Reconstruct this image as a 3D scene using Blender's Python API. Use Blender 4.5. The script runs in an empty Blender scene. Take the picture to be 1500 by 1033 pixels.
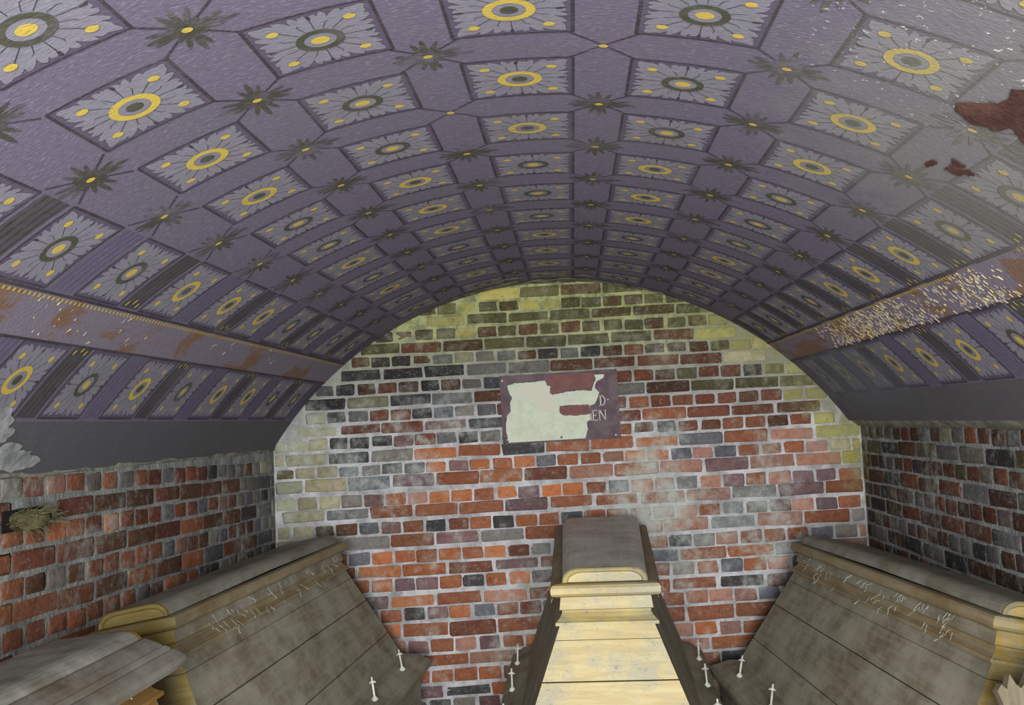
import bpy, math, random
from math import sin, cos, pi, atan2, sqrt, radians
from mathutils import Vector, Matrix, noise
random.seed(7)
S = bpy.context.scene
COL = S.collection

# ------------------------------------------------------------------ camera
EYE = 2.0                                   # eye height above the vault floor (m)
F_PX = 1400.0
YAW, PITCH, ROLL = -.0609, .0733, -.045
fw = Vector((sin(YAW)*cos(PITCH), cos(YAW)*cos(PITCH), sin(PITCH)))
rt = Vector((cos(YAW), -sin(YAW), 0))
up = rt.cross(fw)
r2 = cos(ROLL)*rt + sin(ROLL)*up
u2 = -sin(ROLL)*rt + cos(ROLL)*up
cam_data = bpy.data.cameras.new('camera')
cam_data.sensor_width = 36
cam_data.lens = F_PX/1500*36
cam_data.clip_start = .02
cam = bpy.data.objects.new('camera', cam_data)
COL.objects.link(cam)
cam.matrix_world = Matrix(((r2.x, u2.x, -fw.x, 0), (r2.y, u2.y, -fw.y, 0), (r2.z, u2.z, -fw.z, EYE), (0, 0, 0, 1)))
S.camera = cam

# ------------------------------------------------------------------ light: daylight through the doorway behind the camera
W = bpy.data.worlds.new('world'); S.world = W; W.use_nodes = True
W.node_tree.nodes['Background'].inputs[0].default_value = (.75, .85, 1, 1)
W.node_tree.nodes['Background'].inputs[1].default_value = .6
def area(name, loc, rot, sx, sy, power, color, spread=pi):
    l = bpy.data.lights.new(name, 'AREA'); l.shape = 'RECTANGLE'; l.size = sx; l.size_y = sy
    l.energy = power; l.color = color; l.spread = spread
    o = bpy.data.objects.new(name, l); COL.objects.link(o); o.location = loc; o.rotation_euler = rot
    return o
area('doorway_daylight', (.05, -1.9, 1.85), (radians(88), 0, 0), 1.4, 1.6, 540, (1, .99, .94))
S.view_settings.view_transform = 'Standard'
S.view_settings.look = 'None'
S.view_settings.exposure = 0.0
S.view_settings.gamma = 1
S.view_settings.use_curve_mapping = False

# ------------------------------------------------------------------ helpers
XA, ZA, R, D = -.0993, EYE-1.1864, 2.0, 5.586       # vault axis, radius, back wall
XL, XR, YF = -1.78, 1.63, -.55                      # side walls, entrance wall
def mk(name, verts, faces, mats, parent=None, fm=None, smooth=False, loc=None):
    me = bpy.data.meshes.new(name)
    me.from_pydata([tuple(v) for v in verts], [], faces)
    for m in (mats if isinstance(mats, (list, tuple)) else [mats]): me.materials.append(m)
    if fm: me.polygons.foreach_set('material_index', fm)
    if smooth: me.polygons.foreach_set('use_smooth', [True]*len(me.polygons))
    me.update()
    return link(name, me, parent, loc)
def link(name, me, parent=None, loc=None, rot=None, scale=None):
    o = bpy.data.objects.new(name, me); COL.objects.link(o)
    if parent: o.parent = parent
    if loc: o.location = loc
    if rot: o.rotation_euler = rot
    if scale: o.scale = scale
    return o
def empty(name, loc, rot=(0, 0, 0)):
    return link(name, None, None, loc, rot)
def tag(o, label=None, cat=None, group=None, kind=None):
    if label: o['label'] = label
    if cat: o['category'] = cat
    if group: o['group'] = group
    if kind: o['kind'] = kind
    return o
class MB:
    def __init__(s): s.v = []; s.f = []; s.m = []
    def add(s, vs, fs, m=0):
        b = len(s.v); s.v += [tuple(x) for x in vs]
        for f in fs: s.f.append(tuple(i+b for i in f)); s.m.append(m)
    def box(s, x0, x1, y0, y1, z0, z1, m=0):
        s.add([(x0,y0,z0),(x1,y0,z0),(x1,y1,z0),(x0,y1,z0),(x0,y0,z1),(x1,y0,z1),(x1,y1,z1),(x0,y1,z1)],
              [(0,3,2,1),(4,5,6,7),(0,1,5,4),(1,2,6,5),(2,3,7,6),(3,0,4,7)], m)
    def tube(s, pts, rad, n=6, m=0):
        pts = [Vector(p) for p in pts]
        rads = rad if isinstance(rad, (list, tuple)) else [rad]*len(pts)
        rings = []
        for i, p in enumerate(pts):
            d = (pts[min(i+1, len(pts)-1)]-pts[max(i-1, 0)]).normalized()
            a = d.orthogonal().normalized(); b = d.cross(a)
            rings.append([p+(a*cos(2*pi*k/n)+b*sin(2*pi*k/n))*rads[i] for k in range(n)])
        vs = [v for r in rings for v in r]; fs = []
        for i in range(len(pts)-1):
            for k in range(n):
                fs.append((i*n+k, i*n+(k+1) % n, (i+1)*n+(k+1) % n, (i+1)*n+k))
        fs.append(tuple(range(n-1, -1, -1))); fs.append(tuple((len(pts)-1)*n+k for k in range(n)))
        s.add(vs, fs, m)
    def build(s, name, mats, parent=None, smooth=False, loc=None):
        return mk(name, s.v, s.f, mats, parent, s.m, smooth, loc)

# ------------------------------------------------------------------ node helpers
def new_mat(name, rough=.9, spec=.2):
    m = bpy.data.materials.new(name); m.use_nodes = True
    nt = m.node_tree; b = nt.nodes['Principled BSDF']
    b.inputs['Roughness'].default_value = rough
    b.inputs['Specular IOR Level'].default_value = spec
    return m, nt, b
def N(nt, t, **kw):
    n = nt.nodes.new(t)
    for k, v in kw.items(): setattr(n, k, v)
    return n
def setin(nt, sock, val):
    if isinstance(val, bpy.types.NodeSocket): nt.links.new(val, sock)
    elif isinstance(val, (tuple, list)) and len(val) == 3 and sock.type == 'RGBA': sock.default_value = (*val, 1)
    else: sock.default_value = val
def geo_pos(nt): return N(nt, 'ShaderNodeNewGeometry').outputs['Position']
def vscale(nt, vec, sc, off=(0, 0, 0)):
    m = N(nt, 'ShaderNodeMapping'); nt.links.new(vec, m.inputs[0])
    m.inputs['Scale'].default_value = sc; m.inputs['Location'].default_value = off
    return m.outputs[0]
def noi(nt, vec, scale, detail=4, rough=.6, dist=0):
    n = N(nt, 'ShaderNodeTexNoise'); nt.links.new(vec, n.inputs['Vector'])
    n.inputs['Scale'].default_value = scale; n.inputs['Detail'].default_value = detail
    n.inputs['Roughness'].default_value = rough; n.inputs['Distortion'].default_value = dist
    return n.outputs['Fac']
def ramp(nt, fac, a, b, lo=0., hi=1.):
    n = N(nt, 'ShaderNodeMapRange', interpolation_type='SMOOTHSTEP'); nt.links.new(fac, n.inputs[0])
    n.inputs[1].default_value = a; n.inputs[2].default_value = b
    n.inputs[3].default_value = lo; n.inputs[4].default_value = hi
    return n.outputs[0]
def mth(nt, op, a, b=0.):
    n = N(nt, 'ShaderNodeMath', operation=op); setin(nt, n.inputs[0], a); setin(nt, n.inputs[1], b)
    return n.outputs[0]
def mix(nt, fac, a, b, mode='MIX'):
    n = N(nt, 'ShaderNodeMix', data_type='RGBA', blend_type=mode)
    setin(nt, n.inputs[0], fac); setin(nt, n.inputs[6], a); setin(nt, n.inputs[7], b)
    return n.outputs[2]
def sep(nt, vec):
    n = N(nt, 'ShaderNodeSeparateXYZ'); nt.links.new(vec, n.inputs[0]); return n.outputs
def bump(nt, b, h, strength=.3, dist=.01):
    n = N(nt, 'ShaderNodeBump'); n.inputs['Strength'].default_value = strength; n.inputs['Distance'].default_value = dist
    nt.links.new(h, n.inputs['Height']); nt.links.new(n.outputs[0], b.inputs['Normal'])
def blob(nt, pos, c, rad):
    """soft ellipsoidal mask 1 inside, 0 outside, around world point c"""
    v = vscale(nt, pos, tuple(1/r for r in rad), tuple(-c[i]/rad[i] for i in range(3)))
    n = N(nt, 'ShaderNodeVectorMath', operation='LENGTH'); nt.links.new(v, n.inputs[0])
    return n.outputs['Value']

# ------------------------------------------------------------------ materials
def paint(name, col, flake=(.33, .31, .39), fl=.35, fade=.25, ground=(.2, .18, .245), rough=.85, stain=True):
    m, nt, b = new_mat(name, rough)
    p = geo_pos(nt)
    big = noi(nt, p, 1.7, 5, .6)
    med = noi(nt, p, 9, 5, .65)
    st = noi(nt, vscale(nt, p, (70, 190, 70)), 1.0, 2, .6)
    c = mix(nt, ramp(nt, med, .45, .75, 0, fade), col, ground)
    c = mix(nt, ramp(nt, st, .56, .68, 0, fl), c, flake)
    c = mix(nt, ramp(nt, st, .42, .30, 0, .4), c, tuple(x*.45 for x in col))
    if stain:
        c = mix(nt, ramp(nt, big, .5, .75, 0, .3), c, (.15, .15, .16))
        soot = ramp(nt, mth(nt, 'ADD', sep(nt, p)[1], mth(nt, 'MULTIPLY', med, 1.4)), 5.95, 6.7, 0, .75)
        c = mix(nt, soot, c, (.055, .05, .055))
        # grey-green damp bloom on the right haunch and pale blue bloom at its foot
        d1 = mth(nt, 'ADD', blob(nt, p, (1.0, 1.9, EYE+.55), (.75, 1.5, .6)), mth(nt, 'MULTIPLY', med, .8))
        c = mix(nt, ramp(nt, d1, 1.35, .7, 0, .45), c, (.25, .255, .225))
        d2 = mth(nt, 'ADD', blob(nt, p, (1.42, 4.9, EYE+.18), (.35, 1.1, .35)), mth(nt, 'MULTIPLY', med, .9))
        c = mix(nt, ramp(nt, d2, 1.4, .7, 0, .6), c, (.16, .19, .225))
        # scattered white lime specks round the crown on the right
        sp = noi(nt, p, 55, 3, .7)
        d3 = mth(nt, 'ADD', blob(nt, p, (.75, 1.75, EYE+.7), (.5, .5, .4)), mth(nt, 'MULTIPLY', big, .4))
        spk = mth(nt, 'MULTIPLY', ramp(nt, sp, .64, .67), ramp(nt, d3, 1.1, .5))
        c = mix(nt, spk, c, (.6, .6, .6))
    nt.links.new(c, b.inputs['Base Color'])
    bump(nt, b, st, .25, .004)
    return m
M_VAULT = paint('lilac_distemper', (.15, .133, .198), flake=(.27, .25, .33), fl=.55, ground=(.15, .135, .185))
M_GROUND = paint('violet_ground', (.105, .088, .14), fl=.1, fade=.1)
M_PETAL = paint('pale_lilac_petal', (.222, .22, .275), flake=(.31, .31, .37), fl=.45, fade=.4)
M_LINE = paint('dark_line_paint', (.05, .043, .055), fl=.12, fade=.25)
M_OLIVE = paint('olive_black_paint', (.07, .074, .05), fl=.12, fade=.4)
M_LEAF = paint('faded_leaf_paint', (.065, .065, .052), fl=.2, fade=.8)
M_YEL = paint('yellow_paint', (.56, .425, .085), flake=(.55, .45, .17), fl=.2, fade=.12, ground=(.3, .25, .15))
M_DADO = paint('charcoal_dado_paint', (.105, .104, .12), flake=(.21, .21, .24), fl=.2, fade=.3, ground=(.15, .145, .16))
M_DBAND = paint('charcoal_band_paint', (.075, .075, .08), flake=(.14, .14, .15), fl=.2, fade=.2)
M_BBAND = paint('blue_lilac_band_paint', (.13, .12, .2), fl=.2, fade=.2)

def rail_mat():
    m, nt, b = new_mat('peeling_frieze_paint', .85)
    p = geo_pos(nt)
    a = noi(nt, vscale(nt, p, (3.5, 1.6, 3.5)), 1.6, 5, .65, .6)
    st = noi(nt, vscale(nt, p, (70, 150, 70)), 1, 3, .6)
    c = mix(nt, ramp(nt, st, .5, .7, 0, .5), (.2, .175, .235), (.3, .28, .3))
    oc = mix(nt, ramp(nt, st, .4, .65), (.23, .12, .035), (.16, .095, .05))
    c = mix(nt, ramp(nt, a, .5, .57, 0, .75), c, oc)
    nt.links.new(c, b.inputs['Base Color'])
    bump(nt, b, mth(nt, 'ADD', a, st), .5, .006)
    return m
M_RAIL = rail_mat()

def lime_mat(name, col, col2):
    m, nt, b = new_mat(name, .95)
    p = geo_pos(nt); a = noi(nt, p, 14, 6, .7)
    nt.links.new(mix(nt, ramp(nt, a, .35, .65), col, col2), b.inputs['Base Color'])
    bump(nt, b, a, .6, .01)
    return m
M_LIME = lime_mat('bare_lime_plaster', (.42, .45, .47), (.2, .21, .23))
M_MAROON = lime_mat('exposed_maroon_ground', (.06, .028, .026), (.12, .06, .05))
M_LEDGE = lime_mat('ledge_mortar', (.15, .155, .12), (.3, .3, .25))

def wall_overlay(nt, p, c, mort):
    """lime bloom, algae, soot on brick or mortar, by place on the wall"""
    x, y, z = sep(nt, p)
    n1 = noi(nt, p, 3.2, 6, .65); n2 = noi(nt, p, 16, 6, .7); n3 = noi(nt, p, 60, 4, .7)
    # white lime bloom: everywhere in blotches, strong in a streak under the plaque
    bl = mth(nt, 'ADD', mth(nt, 'MULTIPLY', n1, .5), mth(nt, 'MULTIPLY', n2, .5))
    streak = blob(nt, p, (.42, D, EYE-.48), (.22, 1.0, .36))
    streak2 = blob(nt, p, (1.0, D, EYE-.62), (.55, 1.0, .33))
    streak3 = blob(nt, p, (-1.1, D, EYE-.1), (.5, 1.0, .42))
    f = mth(nt, 'ADD', bl, ramp(nt, streak, 1.3, .3, 0, .17))
    f = mth(nt, 'ADD', f, ramp(nt, streak2, 1.3, .3, 0, .06))
    f = mth(nt, 'ADD', f, ramp(nt, streak3, 1.3, .3, 0, .05))
    c = mix(nt, mth(nt, 'MULTIPLY', ramp(nt, f, .48, .74, 0, .8), ramp(nt, z, EYE+.3, EYE-.05, .45, 1.)), c, (.4, .45, .43))
    c = mix(nt, ramp(nt, n3, .6, .72, 0, .3), c, (.46, .46, .45))
    n4 = noi(nt, vscale(nt, p, (34, 34, 60)), 1, 5, .75, .8)
    c = mix(nt, ramp(nt, n4, .56, .66, 0, .35), c, (.3, .31, .31))
    c = mix(nt, ramp(nt, n4, .42, .34, 0, .4), c, (.05, .045, .045))
    # green algae towards the crown of the end wall and along its right haunch
    hi = mth(nt, 'ADD', z, mth(nt, 'MULTIPLY', n1, .45))
    hi = mth(nt, 'ADD', hi, mth(nt, 'MULTIPLY', n2, .25))
    onback = ramp(nt, y, D-.14, D-.06)
    g1 = mth(nt, 'MULTIPLY', ramp(nt, hi, EYE+.55, EYE+1.05), onback)
    arc = blob(nt, p, (XA, D, ZA), (R, 9, R))
    g2 = mth(nt, 'MULTIPLY', ramp(nt, mth(nt, 'ADD', arc, mth(nt, 'MULTIPLY', n2, .22)), .98, 1.12), onback)
    g2 = mth(nt, 'MULTIPLY', g2, ramp(nt, x, .3, 1.0))
    c = mix(nt, mth(nt, 'MULTIPLY', g1, .8 if mort else .12), c, mix(nt, ramp(nt, n2, .4, .6), (.15, .17, .06), (.35, .37, .14)))
    c = mix(nt, mth(nt, 'MULTIPLY', g2, ramp(nt, n2, .35, .65, .25, .85)), c, (.2, .2, .1))
    return c, n2, n3
def brick_mat(name, src):
    m, nt, b = new_mat(name, .92)
    p = geo_pos(nt)
    if src == 'obj': base = N(nt, 'ShaderNodeObjectInfo').outputs['Color']
    else:
        a = N(nt, 'ShaderNodeVertexColor', layer_name='col'); base = a.outputs[0]
    n = noi(nt, p, 24, 5, .7)
    c = mix(nt, ramp(nt, n, .45, .7, 0, .55), base, mix(nt, 1.0, base, (.42, .42, .46), 'MULTIPLY'))
    c, n2, n3 = wall_overlay(nt, p, c, False)
    nt.links.new(c, b.inputs['Base Color'])
    bump(nt, b, mth(nt, 'ADD', n2, n3), .5, .008)
    return m
M_BRICK = brick_mat('worn_brick', 'obj')
M_BRICKV = brick_mat('worn_brick_mass', 'attr')
def mortar_mat(name, c0, c1):
    m, nt, b = new_mat(name, .95)
    p = geo_pos(nt)
    n = noi(nt, p, 7, 6, .7)
    c = mix(nt, ramp(nt, n, .35, .65), c0, c1)
    # upper courses of the end wall: grime plus weaker light mixed into the colour
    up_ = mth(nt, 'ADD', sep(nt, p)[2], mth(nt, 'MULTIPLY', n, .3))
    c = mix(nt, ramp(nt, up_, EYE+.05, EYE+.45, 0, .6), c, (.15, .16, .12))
    c, n2, n3 = wall_overlay(nt, p, c, True)
    nt.links.new(c, b.inputs['Base Color'])
    bump(nt, b, mth(nt, 'ADD', n2, n3), .7, .012)
    return m
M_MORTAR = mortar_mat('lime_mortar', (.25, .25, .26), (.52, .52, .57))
M_MORTAR_S = mortar_mat('dark_side_mortar', (.15, .16, .155), (.3, .32, .32))  # darker mortar tone for the side walls

def wood(name, col, dust, dust_f=.5, grain=(.45, .4, .35), rough=.7, spec=.3, streak=(30, 2.2, 30)):
    m, nt, b = new_mat(name, rough, spec)
    tc = N(nt, 'ShaderNodeTexCoord').outputs['Object']
    p = geo_pos(nt)
    g = noi(nt, vscale(nt, tc, streak), 1.6, 4, .65, .4)
    d = noi(nt, p, 4.5, 6, .7); d2 = noi(nt, p, 70, 3, .7)
    c = mix(nt, ramp(nt, g, .35, .7), tuple(col[i]*grain[i]*1.4 for i in range(3)), col)
    c = mix(nt, ramp(nt, d, .3, .68, 0, dust_f), c, dust)
    c = mix(nt, ramp(nt, d2, .7, .75, 0, .5), c, (.5, .5, .46))
    nt.links.new(c, b.inputs['Base Color'])
    bump(nt, b, mth(nt, 'ADD', g, mth(nt, 'MULTIPLY', d2, .5)), .25, .004)
    return m
M_GREY = wood('dusty_grey_wood', (.21, .195, .14), (.35, .34, .28), .75)
M_GREYT = wood('dust_covered_top', (.42, .42, .39), (.62, .64, .62), .85, rough=.42, spec=.6)
M_BROWN = wood('brown_moulding_wood', (.27, .21, .115), (.33, .3, .21), .55)
M_CORE = wood('gap_shade_black', (.012, .01, .008), (.015, .013, .01), .2)
M_DTOP = wood('thick_dust_top', (.19, .19, .16), (.34, .36, .33), .9)
M_DMOLD = wood('dusty_brown_moulding', (.14, .12, .09), (.27, .27, .25), .7)
M_OCHRE = wood('ochre_brown_wood', (.3, .165, .04), (.2, .125, .05), .6)
def gold_mat(name, col, col2, dark=(.1, .085, .05)):
    m, nt, b = new_mat(name, .5, .4)
    tc = N(nt, 'ShaderNodeTexCoord').outputs['Object']; p = geo_pos(nt)
    g = noi(nt, vscale(nt, tc, (3, 12, 30)), 1.4, 5, .7, .3)
    d = noi(nt, p, 6, 6, .75); cr = noi(nt, vscale(nt, tc, (60, 60, 120)), 1, 3, .7)
    c = mix(nt, ramp(nt, g, .35, .65), col2, col)
    c = mix(nt, ramp(nt, d, .42, .64, 0, .75), c, (.19, .185, .14))
    c = mix(nt, mth(nt, 'MULTIPLY', ramp(nt, cr, .59, .66, 0, .6), ramp(nt, d, .4, .58)), c, dark)
    nt.links.new(c, b.inputs['Base Color'])
    bump(nt, b, mth(nt, 'ADD', g, cr), .2, .003)
    return m
M_GOLD = gold_mat('pale_gold_paint', (.34, .285, .125), (.27, .205, .07))
M_GOLD2 = gold_mat('yellow_gold_paint', (.25, .195, .065), (.18, .13, .035))
M_GOLD3 = gold_mat('deep_gold_paint', (.27, .2, .055), (.17, .115, .03))
M_BOLT = lime_mat('tarnished_white_metal', (.62, .64, .6), (.35, .36, .33))
M_WEB = lime_mat('cobweb_grey', (.38, .37, .33), (.22, .21, .18))
M_FLOOR = lime_mat('pale_bounce_floor', (.3, .29, .27), (.42, .41, .38))  # unseen floor, kept pale to bounce light up to the vault
M_TIMBER = wood('old_bearer_timber', (.12, .095, .065), (.17, .15, .12), .5)
M_SPLINT = wood('pale_splintered_wood', (.15, .125, .085), (.2, .18, .135), .6, streak=(40, 40, 3))
M_TWIG = lime_mat('dry_nest_fibre', (.07, .06, .035), (.13, .13, .06))
M_HOLE = lime_mat('hole_shade_black', (.012, .011, .01), (.02, .018, .016))  # near-black that paints shade into the nest hole and the vault groove

# ------------------------------------------------------------------ setting: floor and walls
b = MB(); b.box(XL-.3, XR+.3, YF-1.6, D+.3, -.2, 0)
tag(b.build('floor', M_FLOOR), 'floor of the vault, unseen and pale to bounce light', kind='structure')

def arch_z(x, r=R): return ZA+sqrt(max(0, r*r-(x-XA)**2))
SPR_L, SPR_R = -.993, .968                  # springing angles
def arch_outline(r, n=40):
    return [(XA+r*sin(a), ZA+r*cos(a)) for a in [SPR_L-.02+(SPR_R-SPR_L+.04)*i/n for i in range(n+1)]]
def arch_wall(name, y0, y1, hole=None, mats=M_MORTAR):
    b = MB()
    top = arch_outline(R+.12)
    xs = sorted(set([XL-.2, XR+.2]+[t[0] for t in top]+(list(hole[:2]) if hole else [])))
    def zt(x): return max(arch_z(x, R+.12) if abs(x-XA) < R+.12 else 0, EYE)
    for xa, xb in zip(xs[:-1], xs[1:]):
        zb = 0
        if hole and xa >= hole[0]-1e-6 and xb <= hole[1]+1e-6: zb = hole[2]
        za, zc = zt(xa), zt(xb)
        b.add([(xa,y0,zb),(xb,y0,zb),(xb,y0,zc),(xa,y0,za),(xa,y1,zb),(xb,y1,zb),(xb,y1,zc),(xa,y1,za)],
              [(0,1,2,3),(7,6,5,4),(0,4,5,1),(3,2,6,7)])
    return b.build(name, mats)
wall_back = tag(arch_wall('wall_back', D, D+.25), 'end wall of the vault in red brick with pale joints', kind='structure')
wall_front = tag(arch_wall('wall_front', YF-.25, YF, (-.75, .85, 2.7)), 'entrance wall of the vault round an open doorway', kind='structure')
b = MB(); b.box(XL-.25, XL, YF-.25, D, 0, EYE-.06)
wall_left = tag(b.build('wall_left', M_MORTAR_S), 'side wall of red brick under the vault, with a nest in it', kind='structure')
b = MB(); b.box(XR, XR+.25, YF-.25, D, 0, EYE-.06)
wall_right = tag(b.build('wall_right', M_MORTAR_S), 'side wall of darker brick under the vault', kind='structure')

# ------------------------------------------------------------------ bricks
def brick_mesh(w, h, seed):
    rnd = random.Random(seed)
    j = lambda s: rnd.uniform(-s, s)
    def ring(ins, y, cut):
        a, c = w/2-ins, h/2-ins
        pts = [(-a+cut,-c),(a-cut,-c),(a,-c+cut),(a,c-cut),(a-cut,c),(-a+cut,c),(-a,c-cut),(-a,-c+cut)]
        return [(x+j(.0042), y+j(.0018), z+j(.0034)) for x, z in pts]
    v = ring(0, .012, .004)+ring(.0005, -.002, .006)+ring(.0075, -.0085, .009)+[(j(.01), -.0095, j(.005))]
    f = []
    for k in range(2):
        for i in range(8):
            n = (i+1) % 8; f.append((k*8+i, k*8+n, (k+1)*8+n, (k+1)*8+i))
    for i in range(8): f.append((16+i, 16+(i+1) % 8, 24))
    me = bpy.data.meshes.new('brick'); me.from_pydata(v, [], f); me.materials.append(M_BRICK)
    me.polygons.foreach_set('use_smooth', [True]*len(me.polygons)); me.update()
    return me
STR = [brick_mesh(.243, .062, i) for i in range(8)]
HDR = [brick_mesh(.116, .062, 50+i) for i in range(8)]
PAL = dict(red=(.235,.086,.045), orange=(.35,.125,.052), brown=(.10,.05,.03), black=(.045,.042,.045), blue=(.105,.105,.125),
           pink=(.3,.16,.125), cream=(.3,.29,.195), olive=(.11,.1,.05), yolive=(.33,.31,.1), dred=(.15,.055,.036), grey=(.16,.155,.15), mauve=(.15,.09,.095))
def pick(rnd, w, k_=1.):
    t = rnd.random()*sum(w.values())
    for k, v in w.items():
        t -= v
        if t <= 0: break
    c = PAL[k]; s = rnd.uniform(.7, 1.2)*k_; d = rnd.uniform(-.08, .08)
    return (min(1, c[0]*s*(1+d)), c[1]*s, c[2]*s*(1-d), 1)
def zone_back(rnd, x, z):       # z measured from eye level
    n = noise.noise((x*1.6, z*2.2, 3.1))
    r = sqrt((x-XA)**2+(z+1.1864)**2)
    if x < -1.42+.1*n and -.72 < z < .12: return pick(rnd, dict(cream=8, brown=1, olive=.4))
    if x < -1.28 and -.62 < z < .1: return pick(rnd, dict(cream=1.5, black=1.5, blue=1, brown=1, grey=1))
    if z > .5 and -.75 < x < -.05 and n > -.35: return pick(rnd, dict(yolive=5, olive=3))
    if r > 1.86 and x > .75: return pick(rnd, dict(yolive=4, olive=3, cream=1))
    if z > .42: return pick(rnd, dict(olive=4, brown=3, dred=1.5, black=1, grey=.5), .5)  # upper bricks toned down: soot and the dimmer light together in the colour
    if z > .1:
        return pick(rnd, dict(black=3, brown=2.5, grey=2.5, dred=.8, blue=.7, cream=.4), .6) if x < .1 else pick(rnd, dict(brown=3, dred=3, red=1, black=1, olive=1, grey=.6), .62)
    if z > -.12:
        return pick(rnd, dict(dred=2, red=1, black=2, grey=2.5, mauve=1, blue=1, cream=.5), .85) if x < -.3 else pick(rnd, dict(red=4, dred=3, brown=1, grey=.8), .85)
    if x < -.9 and z > -.62: return pick(rnd, dict(grey=2.5, black=1.6, blue=1.2, red=2, mauve=1.5, pink=.8))
    if x > .45: return pick(rnd, dict(red=3.2, pink=2.6, mauve=1.6, orange=1.6, blue=1, grey=1.2, black=.7))
    return pick(rnd, dict(red=4, orange=3.4, dred=1.2, mauve=1.5, grey=1.1, blue=.8, pink=.8, black=.6))
def zone_left(rnd, y, z):
    if y > 5.15: return pick(rnd, dict(grey=4, black=2, blue=2, cream=.8))
    if y > 4.4: return pick(rnd, dict(brown=3, black=2, grey=2, dred=2, blue=.8))
    if z > -.17: return pick(rnd, dict(red=2.5, grey=2, dred=2, pink=1))
    return pick(rnd, dict(red=5, orange=1.6, dred=2, brown=.8, pink=.9, grey=.5))
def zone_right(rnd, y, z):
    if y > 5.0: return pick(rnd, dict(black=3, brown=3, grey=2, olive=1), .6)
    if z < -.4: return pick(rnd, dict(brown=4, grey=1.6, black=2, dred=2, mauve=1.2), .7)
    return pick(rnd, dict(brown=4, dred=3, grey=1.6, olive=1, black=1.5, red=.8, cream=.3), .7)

def project(p):
    q = Vector(p)-Vector((0, 0, EYE)); d = q.dot(fw)
    if d < .1: return None
    return 750+F_PX*q.dot(r2)/d, 516.5-F_PX*q.dot(u2)/d, d
def lay(parent, bricks, facing, limit):
    """bricks: (pos, along-tilt, header?, width, height, colour); facing = rotation about z.  Largest in view become parts."""
    sc = []
    for bk in bricks:
        pr = project(bk[0]); a = 0
        if pr:
            x, y, d = pr
            fore = abs((Vector(bk[0])-Vector((0, 0, EYE))).normalized().dot(Matrix.Rotation(facing, 3, 'Z') @ Vector((0, 1, 0))))
            a = bk[3]*bk[4]*fore*(F_PX/d)**2
            if not (-15 < x < 1515 and -15 < y < 1050): a = 0
            # behind the middle coffin / under the side coffins the photo shows nothing
            if facing == 0 and 838 < x < 930 and y > 775: a = 0
            if facing == 0 and (y > 800+(x-505)*1.43 or y > 800+(1165-x)*1.43): a = 0
            if facing > 0 and y > 1005-.53*x: a = 0
            if facing < 0 and y > 800+(x-1215)*.52: a = 0
        sc.append(a)
    order = sorted(range(len(bricks)), key=lambda i: -sc[i])
    mass = MB(); cols = []
    for n, i in enumerate(order):
        pos, tilt, hd, w, h, col = bricks[i]
        me = random.choice(HDR if hd else STR)
        s = (w/(.116 if hd else .243), random.uniform(.35, .95) if facing == 0 else random.uniform(.15, .5), h/.062)
        rot = Matrix.Rotation(facing, 4, 'Z') @ Matrix.Rotation(-tilt, 4, 'Y')
        if n < limit and sc[i] > 0:
            o = link('brick', me, parent); o.rotation_euler = rot.to_euler(); o.scale = s; o.location = pos; o.color = col
        else:
            mw = Matrix.Translation(pos) @ rot @ Matrix.Diagonal((*s, 1))
            mass.add([mw @ v.co for v in me.vertices], [tuple(p.vertices) for p in me.polygons])
            cols += [col]*len(me.polygons)
    if mass.f:
        o = mass.build('brickwork_remainder', M_BRICKV, parent, smooth=True)
        at = o.data.color_attributes.new('col', 'FLOAT_COLOR', 'CORNER')
        flat = []
        for p, c in zip(o.data.polygons, cols): flat += list(c)*len(p.vertices)
        at.data.foreach_set('color', flat)
        o['kind'] = 'stuff'

HROW = [.687,.543,.394,.24,.085,-.066,-.226,-.398,-.559,-.728,-.886,-1.053,-1.237,-1.407,-1.569,-1.735,-1.9]
SROW = {.618:.13,.468:-.013,.322:-.12,.165:.682,.01:-.623,-.147:.599,-.30:.734,-.47:.619,-.636:.749,-.805:-.77,-.978:.505,-1.145:-.776,-1.32:-.668,-1.495:-.822,-1.655:.1,-1.82:.23}
SROW2 = {.765:.2, .84:.1}
rows = sorted([(z, True, None) for z in HROW]+[(z, False, x) for z, x in SROW.items()]+[(.765, False, .2), (.835, True, None)], key=lambda t: -t[0])
rnd = random.Random(11)
bricks = []
for i, (z, hd, ph) in enumerate(rows):
    zu = rows[i-1][0] if i else z+.072; zd = rows[i+1][0] if i+1 < len(rows) else z-.08
    h = (zu-zd)/2-.013
    pitch = (.2547-.016*z)*(.5 if hd else 1)
    if ph is None:                              # headers sit centred over stretcher joints
        near = min(list(SROW.items()), key=lambda t: abs(t[0]-z)); ph = near[1]+pitch/2+rnd.uniform(-.02, .02)
    sl = .019*max(0, .39-z)
    n0 = int((XL-ph)/pitch)-1; n1 = int((XR-ph)/pitch)+1
    for n in range(n0, n1+1):
        x0, x1 = ph+n*pitch, ph+(n+1)*pitch
        x0 = max(x0+rnd.uniform(-.004, .004), XL+.004); x1 = min(x1+rnd.uniform(-.004, .004), XR-.004)
        w = x1-x0-.012
        if w < .03: continue
        x = (x0+x1)/2; zz = z+sl*x
        hdd = w < .17
        if min(arch_z(x0), arch_z(x1))-EYE < zz-h*.5-.03 and arch_z(x)-EYE < zz+h*.1: continue
        if -.4 < x < .25 and -.1 < zz < .26 and (-.36 < x0 and x1 < .22): pass
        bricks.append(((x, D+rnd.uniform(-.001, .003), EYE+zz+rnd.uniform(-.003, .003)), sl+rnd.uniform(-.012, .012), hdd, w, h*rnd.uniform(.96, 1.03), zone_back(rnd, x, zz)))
lay(wall_back, bricks, 0, 300)

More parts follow.
